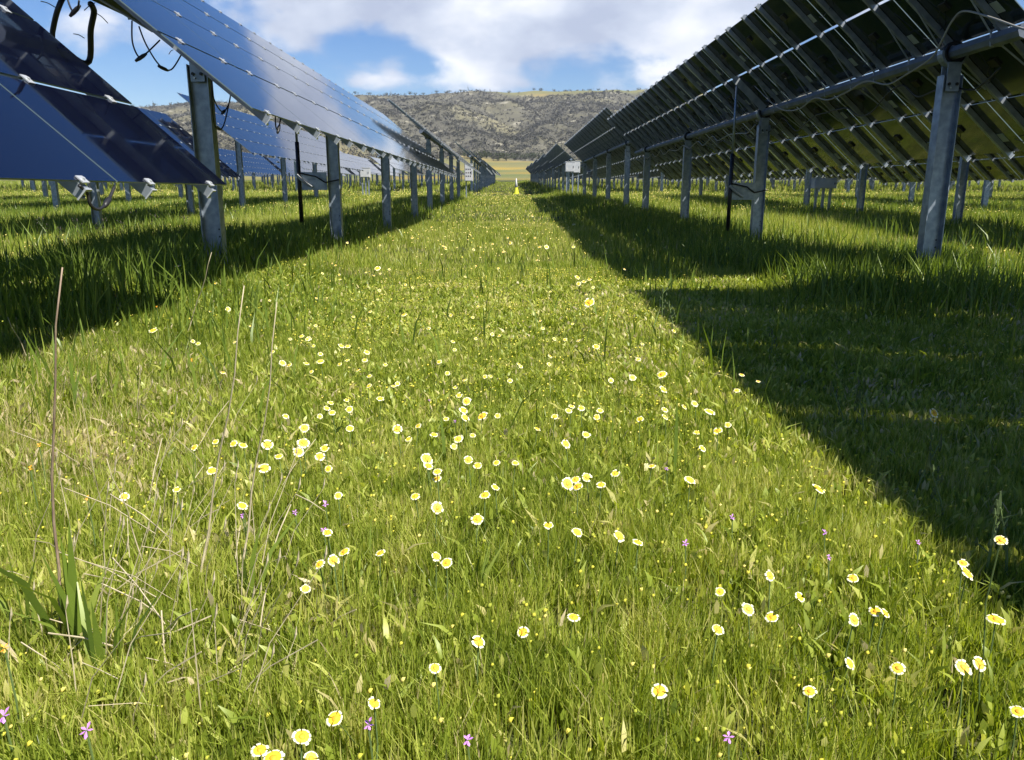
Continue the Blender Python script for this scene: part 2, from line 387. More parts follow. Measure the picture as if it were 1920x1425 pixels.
def post_mesh(h):
    h = round(h, 2)
    if h not in postcache:
        b = MB(); W, D, t = .080, .052, .007
        b.box(-W + t, W - t, -.003, .003, 0, h, M['steel'])
        b.box(-W, -W + t, -D, D, 0, h, M['steel']); b.box(W - t, W, -D, D, 0, h, M['steel'])
        for zz in (h * .33, h * .36): b.tube([(.05, -.006, zz), (.05, -.0032, zz)], .008, M['black'], 6)
        postcache[h] = b.mesh('post')
    return postcache[h]
def damper(parent, px, yy, zt, th):
    dx = px - .60 * math.cos(th); top = zt + .60 * math.sin(th) - .03
    g = MB()
    g.tube([(dx, yy - .10, 1.35), (dx, yy - .10, top)], .017, M['steel'], 10)
    g.tube([(dx, yy - .10, .30), (dx, yy - .10, 1.38)], .028, M['black'], 12)
    g.build('damper', parent, True)
    g = MB(); g.box(dx + .03, px - .08, yy - .10, yy - .092, .74, .98, M['steel'])
    g.tube([(dx - .02, yy - .14, .94), (dx + .06, yy - .15, .86), (dx + .18, yy - .14, .78)], [.022, .02, .016], M['clamp'], 8)
    g.tube([(dx, yy - .13, .97), (px - .22, yy - .15, .92), (px - .1, yy - .12, .84), (px + .09, yy - .10, .88)], .010, M['black'], 6)
    g.build('damper_bracket', parent)
    g = MB(); T = Matrix.Translation((px, yy - .12, zt)) @ Matrix.Rotation(th, 4, 'Y')
    g.box(-.66, -.06, -.005, .005, -.05, .045, M['rail'], T); g.build('damper_arm', parent)
def tracker(x, y0, zp, th, label, group=None, posts=(2.0, 6.65, 11.3, 15.95), damp=None, backs=True, block_light=False):
    """x, zp: middle of the panel plane; th: tilt; y0: near end"""
    g0 = float(gz(x, y0)); th = R(th); c, s = math.cos(th), math.sin(th)
    t = empty('solar_tracker', (x, y0, g0)); tag(t, label, 'solar tracker', group)
    zc = zp - g0
    P = lambda u, v, n: (u * c + n * s, v, zc - u * s + n * c)
    rot = (0, th, 0)
    for j in range(NM):
        vy = (j + .5) * (PL + GY)
        for i in range(4):
            p = obj('solar_panel', ME_PANEL, t, P(UC[i], vy, 0), rot)
            if backs:
                obj('sticker', ME_STICK, p, (.12, -.40, 0)); obj('junction_box', ME_JB, p, (-.05, .1, 0))
        if block_light:  # added strips stop sun streaks falling through the seams of the unseen tracker
            for q in (1, 3): b = MB(); b.box(-.03, .03, -PL / 2, PL / 2 + GY, -.004, -.001, M['black']); obj('seam_light_block', b.mesh('seam_light_block'), t, P(SEAMS[q], vy, 0), rot)
        for f in (.23, .80):
            vv = j * (PL + GY) + f * PL
            obj('rail', ME_RAIL, t, P(0, vv, 0), rot); obj('brace', ME_BRACE, t, P(0, vv, 0), rot)
    T = P(0, -.06, -.11)
    obj('torque_tube', ME_TUBE, t, T)
    for v in posts:
        hz = zc - .11 * c - .17; gl = float(gz(x - .11 * s, y0 + v)) - g0
        po = obj('post', post_mesh(hz - gl + .3), t, (-.11 * s, v, gl - .3))
        obj('bearing', ME_BEAR, t, (-.11 * s, v, zc - .11 * c)); obj('yoke', ME_YOKE, t, (-.11 * s, v, zc - .11 * c))
    if damp is not None: damper(t, -.11 * s, posts[damp], zc - .11 * c, th)
    return t
simple_cache = {}
def far_tracker(x, y0, zp, th, label, group):
    g0 = float(gz(x, y0)); key = (round(zp - g0, 1), th); zc = key[0]; a = R(th); c, s = math.cos(a), math.sin(a)
    if key not in simple_cache:
        b = MB(); T = Matrix(((c, 0, s, 0), (0, 1, 0, 0), (-s, 0, c, zc), (0, 0, 0, 1)))
        for i in range(4):
            u = UC[i]
            for j in range(NM):
                b.box(u - PW / 2, u + PW / 2, j * (PL + GY), j * (PL + GY) + PL, 0, .007, M['back'], T, M['glass'], M['edge'])
        for j in range(NM):
            for f in (.23, .80):
                v = j * (PL + GY) + f * PL
                b.box(-HW - .03, HW + .03, v - .02, v + .02, -.05, -.004, M['rail'], T)
                for q in SEAMS: b.box(q - .03, q + .03, v - .024, v + .024, .008, .016, M['clamp'], T)
                b.box(HW + .028, HW + .036, v - .022, v + .022, -.07, .0, M['clamp'], T)  # low rail ends in paler metal, sunlight painted into the colour
        tx, tz = -.11 * s, zc - .11 * c
        b.tube([(tx, -.06, tz), (tx, TL + .06, tz)], .06, M['steel'], 10)
        for v in (2.0, 6.65, 11.3, 15.95):
            b.box(tx - .08, tx + .08, v - .06, v + .06, -.6, tz - .1, M['steel'])
            b.tube([(tx, v - .03, tz), (tx, v + .03, tz)], .095, M['black'], 10)
        simple_cache[key] = b.mesh('solar_tracker')
    o = obj('solar_tracker', simple_cache[key], None, (x, y0, g0 + (zp - g0 - zc)))
    return tag(o, label, 'solar tracker', group)
AISLE = 'trackers lining the grass aisle'
# row beside the aisle on the left
tracker(-2.45, 4.33 - TL, CAMH + .86, 41.8, 'nearest solar tracker at the left edge, low dark blue panels with a horizontal bottom edge', AISLE, posts=(1.1, 5.7, 10.4, 14.6), backs=False)
L1 = tracker(-2.37, 4.5, CAMH + 1.235, 39.5, 'long solar tracker left of the aisle, glossy glass reflecting blue sky and cloud', AISLE, damp=1, backs=False)
tracker(-2.37, 22.4, CAMH + 1.74, 39.0, 'solar tracker seen edge-on behind the long glossy left one', AISLE, backs=False)
# row beside the aisle on the right
tracker(3.70, 5.18 - TL, CAMH + 1.30, 42, 'solar tracker out of frame at the right whose shadow crosses the near grass', AISLE, posts=(1.1, 5.7, 10.4, 15.0), backs=False, block_light=True)
R1 = tracker(3.70, 5.9, CAMH + 1.193, 42, 'nearest solar tracker on the right, dark underside with rails and pale stickers', AISLE, posts=(.85, 5.65, 10.45, 15.2), damp=1)
tracker(3.70, 23.4, CAMH + 1.56, 42.5, 'solar tracker with a dark underside rising just behind the nearest right one', AISLE, posts=(1.2, 5.8, 10.4, 15.0))
PITCHX = 5.75
tracker(-8.05, 4.3, CAMH + 1.20, 41, 'darker low solar tracker in the second left row, seen beneath the nearest left panels', 'trackers in the second row on the left', backs=False)
tracker(-8.05, 22.2, CAMH + 1.86, 39.5, 'big glossy lavender blue solar tracker in the second left row with four lines of clips', 'trackers in the second row on the left', backs=False)
tracker(3.7 + PITCHX, 5.2, CAMH + 1.10, 42, 'solar tracker in the second right row, seen below the low edge of the nearest one', 'trackers in the second row on the right')
tracker(3.7 + PITCHX, 23.0, CAMH + 1.40, 42, 'next solar tracker along in the second right row, posts striped with light', 'trackers in the second row on the right', backs=False)
ordw = ['', 'second', 'third', 'fourth', 'fifth', 'sixth', 'seventh', 'eighth', 'ninth']
def rz(side, j): return ([0, .36, .80, 1.05, 1.35, 1.65, 1.95, 2.2] if side > 0 else [.05, .6, 1.12, 1.5, 1.85, 2.15, 2.4, 2.6])[j]
for side in (-1, 1):
    for k in range(0, 9):
        for j in range(0, 7):
            if k == 0 and j < 2 or k == 1 and j < 2: continue
            x = (-2.37 - 5.7 * k) if side < 0 else (3.7 + PITCHX * k)
            y0 = ((4.4, 22.3, 50, 67.6, 85.2, 103, 121) if side < 0 else (5.6, 23.2, 47, 64.6, 82.2, 100, 118))[j]
            if abs(x) - 1 > .70 * (y0 + TL): continue
            w = 'left' if side < 0 else 'right'
            th = (39.5 if side < 0 else 42) + [0, 1.0, -.8, .6][(k + j) % 4]
            if k == 0: lab = 'small distant solar tracker in the row beside the aisle on the %s, past the gap' % w
            else: lab = 'small solar tracker in the %s row %s of the aisle, behind nearer rows' % (ordw[k], w)
            far_tracker(x, y0, CAMH + 1.19 + rz(side, j) - .02 * k, th, lab, 'distant trackers, row %d on the %s' % (k + 1, w))

# ------------------------------------------------------------------ cables
def smooth(pts, n=6):
    P = [Vector(p) for p in pts]; out = []
    for i in range(len(P) - 1):
        p0 = P[max(i - 1, 0)]; p1 = P[i]; p2 = P[i + 1]; p3 = P[min(i + 2, len(P) - 1)]
        for k in range(n):
            t = k / n
            out.append(.5 * ((2 * p1) + (p2 - p0) * t + (2 * p0 - 5 * p1 + 4 * p2 - p3) * t * t + (3 * p1 - p0 - 3 * p2 + p3) * t ** 3))
    out.append(P[-1]); return out
def cable(root, pts, r, m, name='cable', conn=None):
    inv = Vector(root.location); b = MB(); q = [Vector(p) - inv for p in smooth(pts)]
    b.tube(q, r, m, 7); o = b.build(name, root, True)
    if conn is not None:
        i = int(conn * (len(q) - 1)); a = q[i]; d = (q[min(i + 2, len(q) - 1)] - a).normalized()
        c = MB(); c.tube([a - d * .04, a - d * .015, a + d * .015, a + d * .04], [.007, .011, .011, .006], M['black'], 8); c.build('connector', o, True)
# hoses at the near end of the long left tracker
cable(L1, [unx(172, 8, -2.46), unx(178, 22, -2.50), unx(172, 55, -2.55), unx(163, 120, -2.62), (-2.60, 4.62, 1.72), (-2.52, 4.40, 1.63)], .018, M['black'], 'conduit')
cable(L1, [unx(175, -30, -2.46), unx(130, -12, -2.5), unx(112, 15, -2.52), unx(101, 60, -2.6), unx(98, 95, -2.60), (-2.54, 4.36, 1.65)], .015, M['black'], 'conduit')
for a in ([(126, -10), (133, 12), (140, 22), (148, 14), (150, 2)], [(249, 40), (250, 80), (262, 107), (276, 100), (301, 76)], [(262, 50), (276, 85), (300, 122), (322, 131), (343, 100)]):
    cable(L1, [unx(p[0], p[1], -2.15 + .03 * i) for i, p in enumerate(a)], .0045, M['black'], conn=.62)
cable(L1, [unx(398, 142, -1.9), unx(402, 185, -1.92), unx(418, 210, -1.95), unx(430, 195, -1.95), unx(434, 172, -1.95)], .0045, M['black'], conn=.55)
cable(L1, [unx(398, 142, -1.9), unx(399, 200, -1.92), unx(405, 238, -1.95), unx(420, 236, -1.95), unx(434, 176, -1.95)], .0045, M['black'])
cable(L1, [unx(517, 218, -1.45), unx(518, 238, -1.45), unx(523, 242, -1.45), unx(527, 222, -1.45)], .0045, M['black'], conn=.7)
for a, b_ in (((79, 3), (105, 14)), ((160, 20), (180, 6)), ((182, 25), (204, 44)), ((140, 64), (160, 72)), ((318, 102), (326, 94))):   # cable tie tails
    cable(L1, [unx(a[0], a[1], -2.4), unx((a[0] + b_[0]) / 2, (a[1] + b_[1]) / 2 - 2, -2.4), unx(b_[0], b_[1], -2.4)], .0025, M['black'], 'cable_tie')
# long pale cable slung under the right tracker
pts = [unx(px, py, 3.42) for px, py in [(1960, 60), (1920, 53), (1860, 32), (1810, 20), (1788, 38), (1768, 75), (1748, 108), (1700, 140), (1665, 158), (1625, 152), (1590, 172), (1555, 187), (1528, 184), (1500, 204), (1470, 206), (1445, 190), (1420, 165), (1398, 146), (1382, 143), (1372, 160), (1375, 180), (1385, 200)]]
cable(R1, pts, .0075, M['cable_grey'])
pts = []
for i in range(34):
    yy = 11.6 + i * .34; pts.append((3.52, yy, CAMH + 1.0 - .05 - .09 * abs(math.sin(i * .9)) - .02 * math.sin(i * 2.3)))
cable(R1, pts, .008, M['cable_grey'])
pts = [(3.70, 6.2 + i * .3, CAMH + .98 - .16 * abs(math.sin(i * .55 + .4)) - .05 * math.sin(i * 1.9)) for i in range(30)]
cable(R1, pts, .007, M['black'])
b = MB()
L0root = [o for o in bpy.data.objects if o.get('label', '').startswith('nearest solar tracker at the left')][0]
cable(L0root, [unx(150, 348, -1.52), unx(165, 362, -1.52), unx(172, 385, -1.52), unx(188, 392, -1.52), unx(205, 375, -1.53), unx(216, 350, -1.54)], .006, M['black'], conn=.78)

# ------------------------------------------------------------------ boxes, cone
def cabinet(x, y, zb, w, h, lab, marks=False, legs=2, d=.28, rz_=0):
    g = float(gz(x, y)); t = empty('electrical_cabinet', (x, y, g), (0, 0, rz_)); tag(t, lab, 'electrical cabinet', 'white cabinets between the trackers')
    z0 = zb - g
    b = MB(); b.box(-w / 2, w / 2, -d / 2, d / 2, z0, z0 + h, M['white']); b.box(-w / 2 - .01, w / 2 + .01, -d / 2 - .02, d / 2 + .01, z0 + h, z0 + h + .02, M['white']); b.build('housing', t)
    b = MB(); b.box(-w / 2 + .03, w / 2 - .03, -d / 2 - .018, -d / 2 - .003, z0 + .03, z0 + h - .03, M['white']); dd = b.build('door', t)
    b = MB(); b.box(w / 2 - .08, w / 2 - .06, -d / 2 - .035, -d / 2 - .019, z0 + h * .4, z0 + h * .6, M['mark']); b.build('handle', dd)
    if marks:
        b = MB()
        for i in range(3):
            for j in range(3): b.box(-w * .35 + i * w * .25, -w * .35 + i * w * .25 + w * .13, -d / 2 - .022, -d / 2 - .019, z0 + h * (.25 + .2 * j), z0 + h * (.33 + .2 * j), M['mark'])
        b.build('printed_notice', dd)
    for i in range(legs):
        xx = -w * .32 + i * w * .64 / max(1, legs - 1)
        b = MB(); b.box(xx - .03, xx + .03, -.03, .03, -.2, z0, M['steel']); b.build('leg', t)
cabinet(3.25, 43.0, 1.95, .50, .52, 'square white cabinet on legs at the far end of the right aisle row')
cabinet(3.75, 45.2, 1.96, .48, .62, 'taller white cabinet just behind the square one on the right')
cabinet(-7.30, 40.6, 1.62, .50, .46, 'white cabinet on legs beyond the second left row', legs=3)
cabinet(-2.10, 41.5, 1.45, .42, .86, 'white cabinet with printed notice at the end of the left aisle row', True, legs=1)
cabinet(8.85, 25.0 - 2.6, .98, .62, .26, 'low wide white cabinet on thin legs under the second right row', legs=3)
cx, cy = .46, 52.0; g = float(gz(cx, cy))
t = empty('marker_cone', (cx, cy, g)); tag(t, 'tall white marker cone with a yellow foot standing far down the aisle', 'marker cone')
b = MB(); b.tube([(0, 0, .42), (0, 0, .70), (0, 0, 1.0)], [.10, .065, .03], M['white'], 14); b.build('cone_top', t, True)
b = MB(); b.tube([(0, 0, .04), (0, 0, .42)], [.17, .10], M['yellow'], 14); b.box(-.2, .2, -.2, .2, -.05, .04, M['yellow']); b.build('cone_foot', t)

# ------------------------------------------------------------------ flowers
def flower_meshes(v, npet, rag=.0):
    r_ = random.Random(v); out = {}
    b = MB()
    for i in range(npet):
        a = 2 * math.pi * (i + r_.uniform(-.15, .15)) / npet; ln = 1.0 * r_.uniform(.86, 1.08)
        if r_.random() < rag: continue
        hw = math.pi / npet * 1.22; dr = r_.uniform(-.16, .06)
        def p(rad, off, z): return (math.cos(a) * rad - math.sin(a) * off, math.sin(a) * rad + math.cos(a) * off, z)
        w1, w2 = hw * .55, hw * .98
        q = [p(.25, -.10, .02), p(.25, .10, .02), p(.72, w1 * .94, .03 + dr * .4), p(.72, -w1 * .94, .03 + dr * .4)]
        b.add(q, [(0, 3, 2, 1)], M['petal_in'])
        q = [p(.72, -w1 * .94, .03 + dr * .4), p(.72, w1 * .94, .03 + dr * .4), p(.90 * ln, w2 * .62, .02 + dr * .8), p(1.0 * ln, w2 * .36, dr), p(.93 * ln, w2 * .16, dr * .9), p(1.02 * ln, 0, dr), p(.93 * ln, -w2 * .16, dr * .9), p(1.0 * ln, -w2 * .36, dr), p(.90 * ln, -w2 * .62, .02 + dr * .8)]
        b.add(q, [(0, 8, 7, 6, 5, 4, 3, 2, 1)], M['petal_out'])
    out['petals'] = b.mesh('petals')
    b = MB(); n = 14; vs = [(0, 0, .14)]; fs = []
    for k2, (rr, z) in enumerate(((.16, .13), (.30, .08), (.36, .0), (.20, -.12))):
        for i in range(n):
            a = 2 * math.pi * i / n; q = 1 + .08 * math.sin(i * 5 + k2); vs.append((math.cos(a) * rr * q, math.sin(a) * rr * q, z))
    fs += [(0, 1 + i, 1 + (i + 1) % n) for i in range(n)]
    for k2 in range(3): fs += [(1 + k2 * n + i, 1 + (k2 + 1) * n + i, 1 + (k2 + 1) * n + (i + 1) % n, 1 + k2 * n + (i + 1) % n) for i in range(n)]
    b.add(vs, fs, M['disc']); out['disc'] = b.mesh('flower_disc', True)
    m = MB()   # everything in one for the small far ones
    for key in ('petals', 'disc'):
        me = out[key]; mm = me.materials
        for pf in me.polygons: m.add([me.vertices[i].co for i in pf.vertices], [tuple(range(len(pf.vertices)))], mm[pf.material_index])
    m.tube([(0, 0, -.1), (.05, .02, -3), (.0, .1, -7)], .05, M['stem'], 4)
    out['all'] = m.mesh('wildflower'); return out
FL = [flower_meshes(1, 11), flower_meshes(2, 9), flower_meshes(3, 13), flower_meshes(4, 8, .12), flower_meshes(5, 10, .05), flower_meshes(6, 7, .25)]
stem_b = MB(); stem_b.tube([(0, 0, 0), (.006, .004, -.4), (-.01, .0, -1)], .0013, M['stem'], 5); ME_STEM = stem_b.mesh('stem')
FW = [(566,1380,42),(487,1405,38),(512,1420,38),(583,1422,30),(701,1318,18),(897,1203,30),(815,1252,14),(895,973,26),(1082,998,22),(1161,1005,24),(1028,985,18),(1196,1017,18),(1294,900,22),(1444,1080,22),(1403,1143,24),(1346,1181,30),(1642,1147,22),(1661,1151,18),(1602,1163,22),(1815,1075,28),(1807,1057,18),(1869,1163,38),(1807,1253,32),(1838,1246,22),(1684,1254,22),(1518,1297,26),(1910,1336,30),(1878,1014,26),(1535,917,24),(713,1036,20),(645,1034,20),(599,1057,20),(837,1055,24),(818,1043,22),(625,1050,14),(614,998,14),(778,930,18),(820,952,22),(909,928,24),(878,862,18),(800,860,24),(803,873,20),(820,884,14),(819,897,14),(1064,907,26),(1083,912,20),(1100,895,18),(1127,909,20),(1079,899,12),(1061,832,20),(1099,815,20),(1007,804,16),(1040,781,14),(1072,762,14),(1066,770,12),(1090,765,14),(1125,770,12),(1119,782,12),(1346,808,20),(1331,772,20),(1303,757,16),(1283,763,12),(1365,797,12),(1307,811,12),(1200,786,16),(1247,782,14),(1241,702,20),(1244,730,16),(1186,708,14),(1118,650,16),(1105,567,20),(1197,674,10),(1391,703,12),(1222,874,16),(966,868,16),(904,780,22),(872,783,20),(869,769,18),(875,752,16),(836,785,12),(859,823,20),(851,837,12),(766,823,12),(745,804,20),(784,798,14),(713,747,18),(692,723,14),(656,803,16),(609,840,18),(600,855,22),(569,830,22),(560,846,20),(571,802,18),(523,855,20),(496,877,22),(502,833,22),(456,834,18),(438,831,14),(398,882,20),(365,838,18),(332,917,16),(234,930,12),(623,773,16),(600,780,12),(655,767,16),(650,750,12),(620,755,11),(536,780,11),(684,675,12),(688,660,14),(640,648,12),(652,649,10),(566,630,12),(580,634,10),(601,677,14),(530,680,12),(575,681,12),(543,684,10),(288,619,16),(708,503,12),(757,590,10),(428,579,10),(335,498,12),(1083,520,10),(1095,528,10),(1085,532,9),(1105,524,9),(1753,775,18),(1751,789,14),(1264,621,9),(1012,463,9),(1025,463,9),(957,456,7),(1075,463,8),(1350,1110,12),(1600,1085,12),(1500,1120,10),(1236,1296,12),(1075,1157,12),(1594,1245,10),(573,1103,11),(627,1346,12),(1447,1158,10),(980,1185,9)]
def placename(px, py):
    h = 'far left' if px < 320 else 'left' if px < 700 else 'centre left' if px < 900 else 'centre' if px < 1100 else 'centre right' if px < 1350 else 'right' if px < 1650 else 'far right'
    v = 'bottom edge' if py > 1290 else 'lower part' if py > 1050 else 'middle' if py > 820 else 'upper middle' if py > 620 else 'upper part'
    return h, v
used = set(); GRP = 'white-tipped yellow wildflowers'
def put_flower(px, py, wpx, k):
    fh = .13 + .03 * random.random() + (.12 if (px, py) in ((1105, 567), (335, 498), (1878, 1014), (1753, 775)) else 0)
    x, y, t = unz(px, py, fh); g = float(gz(x, y)); z = g + fh; r = min(.032, max(.011, wpx * .52 * t / F))
    V = FL[k % 6]; tx = R(random.triangular(2, 58, 26)); ty = R(random.uniform(-26, 38)); r *= random.uniform(.82, 1.1); rzv = random.uniform(0, 6.28)
    if wpx >= 14:
        h, v = placename(px, py)
        t = empty('wildflower', (x, y, g))
        if wpx >= 24: lab = 'large white-tipped yellow daisy at %s, %s, of the grass, %s' % (v, h, ['petals full', 'petals spread', 'round head', 'petals notched', 'tilted head', 'petals missing'][k % 6])
        else: lab = 'small white-tipped yellow daisy in the grass, %s of the picture towards the %s' % (v, h)
        if lab in used and wpx >= 24: lab = lab + ' beside another'
        used.add(lab); tag(t, lab, 'wildflower', GRP)
        rt = Matrix.Rotation(ty, 4, 'Y') @ Matrix.Rotation(tx, 4, 'X') @ Matrix.Rotation(rzv, 4, 'Z'); e = rt.to_euler()
        obj('petals', V['petals'], t, (0, 0, fh), e, (r, r, r)); obj('flower_disc', V['disc'], t, (0, 0, fh), e, (r, r, r))
        obj('stem', ME_STEM, t, (0, 0, fh), (0, 0, rzv), (1, 1, fh + .02))
    else:
        rt = Matrix.Rotation(ty, 4, 'Y') @ Matrix.Rotation(tx, 4, 'X'); e = rt.to_euler()
        o = obj('wildflower', V['all'], None, (x, y, z), e, (r, r, r)); h, v = placename(px, py)
        tag(o, 'tiny white-tipped yellow daisy in the grass, %s of the picture towards the %s' % (v, h), 'wildflower', GRP)
for k, (px, py, w) in enumerate(FW): put_flower(px, py, w, k)
fr = random.Random(5)
for k in range(140):
    py = fr.choice([fr.uniform(400, 560), fr.uniform(480, 720), fr.uniform(600, 950)]); px = fr.gauss(800, 260)
    if 200 < px < 1180 + (py - 430) * .9: put_flower(px, py, max(5, 7 * (py - 300) / 300), k)
# buds and far flower speckle
def speck(name, x, y, h, r, tone, m, lab, cat):
    n = len(x); z = gz(x, y) + h; a = rng.uniform(0, 6.28, n)
    P = []
    for q in range(4):
        P.append(np.stack([x + np.cos(a + q * 1.57) * r, y + np.sin(a + q * 1.57) * r * .8, z + np.sin(a + q * 1.57 + 1.0) * r * .55], -1))
    P.append(np.stack([x, y, z + r * .7], -1)); P.append(np.stack([x, y, z - r * .9], -1))
    V = np.stack(P, 1).reshape(-1, 3); F8 = np.array([[0, 1, 4], [1, 2, 4], [2, 3, 4], [3, 0, 4], [1, 0, 5], [2, 1, 5], [3, 2, 5], [0, 3, 5]]).ravel()
    idx = (np.arange(n)[:, None] * 6 + F8[None]).ravel()
    o = obj(name, raw_mesh(name, V, np.arange(n * 8) * 3, idx, m, np.repeat(tone, 6))); return tag(o, lab, cat, kind='stuff')
x, y = wedge(21000, .6, 8, .72); k = rng.uniform(0, 1, len(x)) < sstep(.35, .7, fbm(x * 2, y * 2, 19, 2)) * (1 - .7 * sstep(-.9, -1.5, x)); x, y = x[k], y[k]; n = len(x)
speck('flower_buds', x, y, hfield(x, y) * rng.uniform(.7, 1.15, n), rng.uniform(.0019, .0056, n) * (1 + y / 12), rng.uniform(0, 1, n) ** 1.6 * .85, M['bud'], 'tiny yellow green flower buds scattered through the meadow grass', 'buds')
x, y = wedge(15000, 4, 55, .72); k = rng.uniform(0, 1, len(x)) < sstep(.42, .62, fbm(x * .35, y * .35, 29, 3)) * (1 - shade_zone(x, y) * .8); x, y = x[k], y[k]; n = len(x)
speck('distant_flowers', x, y, hfield(x, y) * rng.uniform(.8, 1.1, n), rng.uniform(.006, .013, n) * (1 + y / 30), rng.uniform(.55, 1, n), M['bud'], 'pale yellow haze of flowers dotting the meadow farther off', 'flowers')
# purple and orange wildflowers
def small_flower(px, py, m, lab, cat, r=.010, hgt=.12):
    r *= .75
    x, y, t_ = unz(px, py, hgt); g = float(gz(x, y)); t = empty('purple_wildflower' if m is M['purple'] else 'orange_wildflower', (x, y, g)); tag(t, lab, cat, cat + 's in the grass')
    b = MB(); rr = random.Random(px)
    for i in range(5):
        a = 2 * math.pi * i / 5 + rr.uniform(-.3, .3); c, s = math.cos(a), math.sin(a); z = rr.uniform(-.3, .5) * r
        b.add([(0, 0, hgt), (c * r * .6 - s * r * .25, s * r * .5 + c * r * .25, hgt + z * .6 + s * r * .6), (c * r, s * r * .8, hgt + z + s * r * .8), (c * r * .6 + s * r * .25, s * r * .5 - c * r * .25, hgt + z * .6 + s * r * .6)], [(0, 1, 2, 3)], m)
    b.build('petals', t); b = MB(); b.tube([(0, 0, -.01), (.004, 0, hgt * .5), (0, 0, hgt)], .0015, M['stem'], 4); b.build('stem', t)
pl = [(8,1340,.014),(163,1367,.013),(610,945,.011),(690,1358,.011),(876,1387,.011),(1366,1383,.011),(1285,1019,.011),(1547,999,.009),(1373,970,.009),(607,994,.010),(455,966,.009),(553,960,.009),(1723,1018,.009),(1555,1045,.008),(805,750,.007),(853,790,.007),(1250,880,.008)]
for px, py, r in pl:
    h, v = placename(px, py); small_flower(px, py, M['purple'], 'small purple wildflower in the grass, %s towards the %s' % (v, h), 'purple flower', r)
for px, py in [(96, 606), (218, 554), (270, 479), (75, 834), (58, 878), (165, 932), (10, 1213), (360, 674), (295, 575)]:
    h, v = placename(px, py); small_flower(px, py, M['orange'], 'small orange wildflower among the grass, %s towards the %s, at %s' % (v, h, 'the shade edge' if py < 700 else 'the sunny side'), 'orange flower', .009, .18)

# ------------------------------------------------------------------ dry stalks and broad blades
def stalk(top, bot, lab, m, r, hgt=None, side=0):
    xb, yb, tb = unz(bot[0], bot[1], 0.0); X, dy, dz = ray(*top); t = yb / dy
    xt, zt = X * t, CAMH + dz * t; g = float(gz(xb, yb))
    b = MB(); pts = []
    for i in range(9):
        f = i / 8; pts.append((0 + (xt - xb) * f + side * math.sin(f * 3.1) * .03 + .006 * math.sin(f * 11), .03 * math.sin(f * 5), -.02 + (zt - g + .02) * f))
    b.tube(pts, [r * (1 - .65 * i / 8) for i in range(9)], m, 6); o = b.build('dry_stalk', None, True); o.location = (xb, yb, g)
    tag(o, lab, 'dry stalk', 'dry stalks standing in the grass')
stalk((146, 498), (103, 1235), 'tall thick brown dry stalk rising to the shadow edge at the left', M['brownstalk'], .0034, side=-1)
stalk((474, 532), (350, 1130), 'long pale straw stalk leaning right, left of its twin', M['straw'], .0028)
stalk((534, 562), (430, 1120), 'long pale straw stalk leaning right, with a kinked top, right of its twin', M['straw'], .0026)
stalk((404, 472), (335, 650), 'thin pale stalk crossing in front of the left post foot', M['straw'], .0032)
stalk((28, 592), (60, 720), 'short straw stalk tilted left near the shaded left corner', M['straw'], .003)
stalk((1872, 935), (1912, 1020), 'pale stalk leaning in the dark shade at the right edge', M['straw'], .0028)
stalk((220, 850), (262, 1110), 'thin bent straw with a broken top', M['straw'], .002)
stalk((330, 905), (250, 1060), 'slanting straw in the lower left grass', M['straw'], .0018)
fr = random.Random(11)
# flattened dry litter in the lower left
b = MB()
for i in range(60):
    px = fr.gauss(330, 130); py = fr.uniform(880, 1350); x, y, t_ = unz(px, py, .0); z = float(gz(x, y)); a = fr.uniform(0, 6.28); l = fr.uniform(.06, .18); e = fr.uniform(.2, 1.0) * l
    z0 = z + fr.uniform(0, .08)
    b.tube([(x, y, z0), (x + math.cos(a) * l * .5, y + math.sin(a) * l * .5, z0 + e * .6), (x + math.cos(a) * l, y + math.sin(a) * l, z0 + e)], fr.uniform(.0007, .0013), M['straw'], 4)
for i in range(70):
    px = fr.gauss(300, 150); py = fr.uniform(780, 1400)
    if px < 5 or px > 600: continue
    x, y, t_ = unz(px, py, .0); z = float(gz(x, y)); a = fr.gauss(.3, .8); l = fr.uniform(.10, .30); k_ = fr.uniform(.1, .7) * l
    p1 = (x + math.cos(a) * k_ * .4, y + math.sin(a) * k_ * .3, z + l * .55); p2 = (x + math.cos(a) * k_, y + math.sin(a) * k_ * .6, z + l)
    b.tube([(x, y, z - .01), p1, p2], [.0011, .0009, .0005], M['straw'], 4)
    b.tube([p2, (p2[0] + .004, p2[1], p2[2] + .012), (p2[0] + .006, p2[1], p2[2] + .026)], [.0006, .0022, .0004], M['straw'], 5)
o = b.build('dry_litter'); tag(o, 'tangle of bleached dead grass straws in the lower left', 'dry grass', kind='stuff')
def tuft(px, py, nb, hh, lab, wid=.011, spread=.06):
    x, y, t_ = unz(px, py, 0); n = nb; g = float(gz(x, y))
    V, S, I, T = blades(rng.normal(0, spread * .3, n), rng.normal(0, spread * .3, n), hh * rng.uniform(.4, 1.0, n), wid * rng.uniform(.4, 1.1, n), np.clip(.6 + rng.normal(0, .25, n), 0, 1), 2, .45, zb=np.zeros(n))
    o = obj('grass_tuft', raw_mesh('grass_tuft', V, S, I, M['tall'], T), None, (x, y, g)); tag(o, lab, 'grass tuft', 'broad-bladed grass tufts')
tuft(60, 1230, 7, .26, 'broad-bladed grass tuft at the left edge'); tuft(150, 1250, 12, .34, 'tall broad green blades beside the brown stalk', .014)
tuft(215, 1290, 10, .32, 'broad grass tuft right of the brown stalk', .013); tuft(470, 1150, 6, .30, 'narrow upright tuft with wide blades in the left grass', .012, .03)
tuft(870, 950, 4, .14, 'two-bladed upright tuft near the centre of the flowers', .009, .02); tuft(370, 960, 6, .2, 'dark slanting blades below the left flowers', .010)
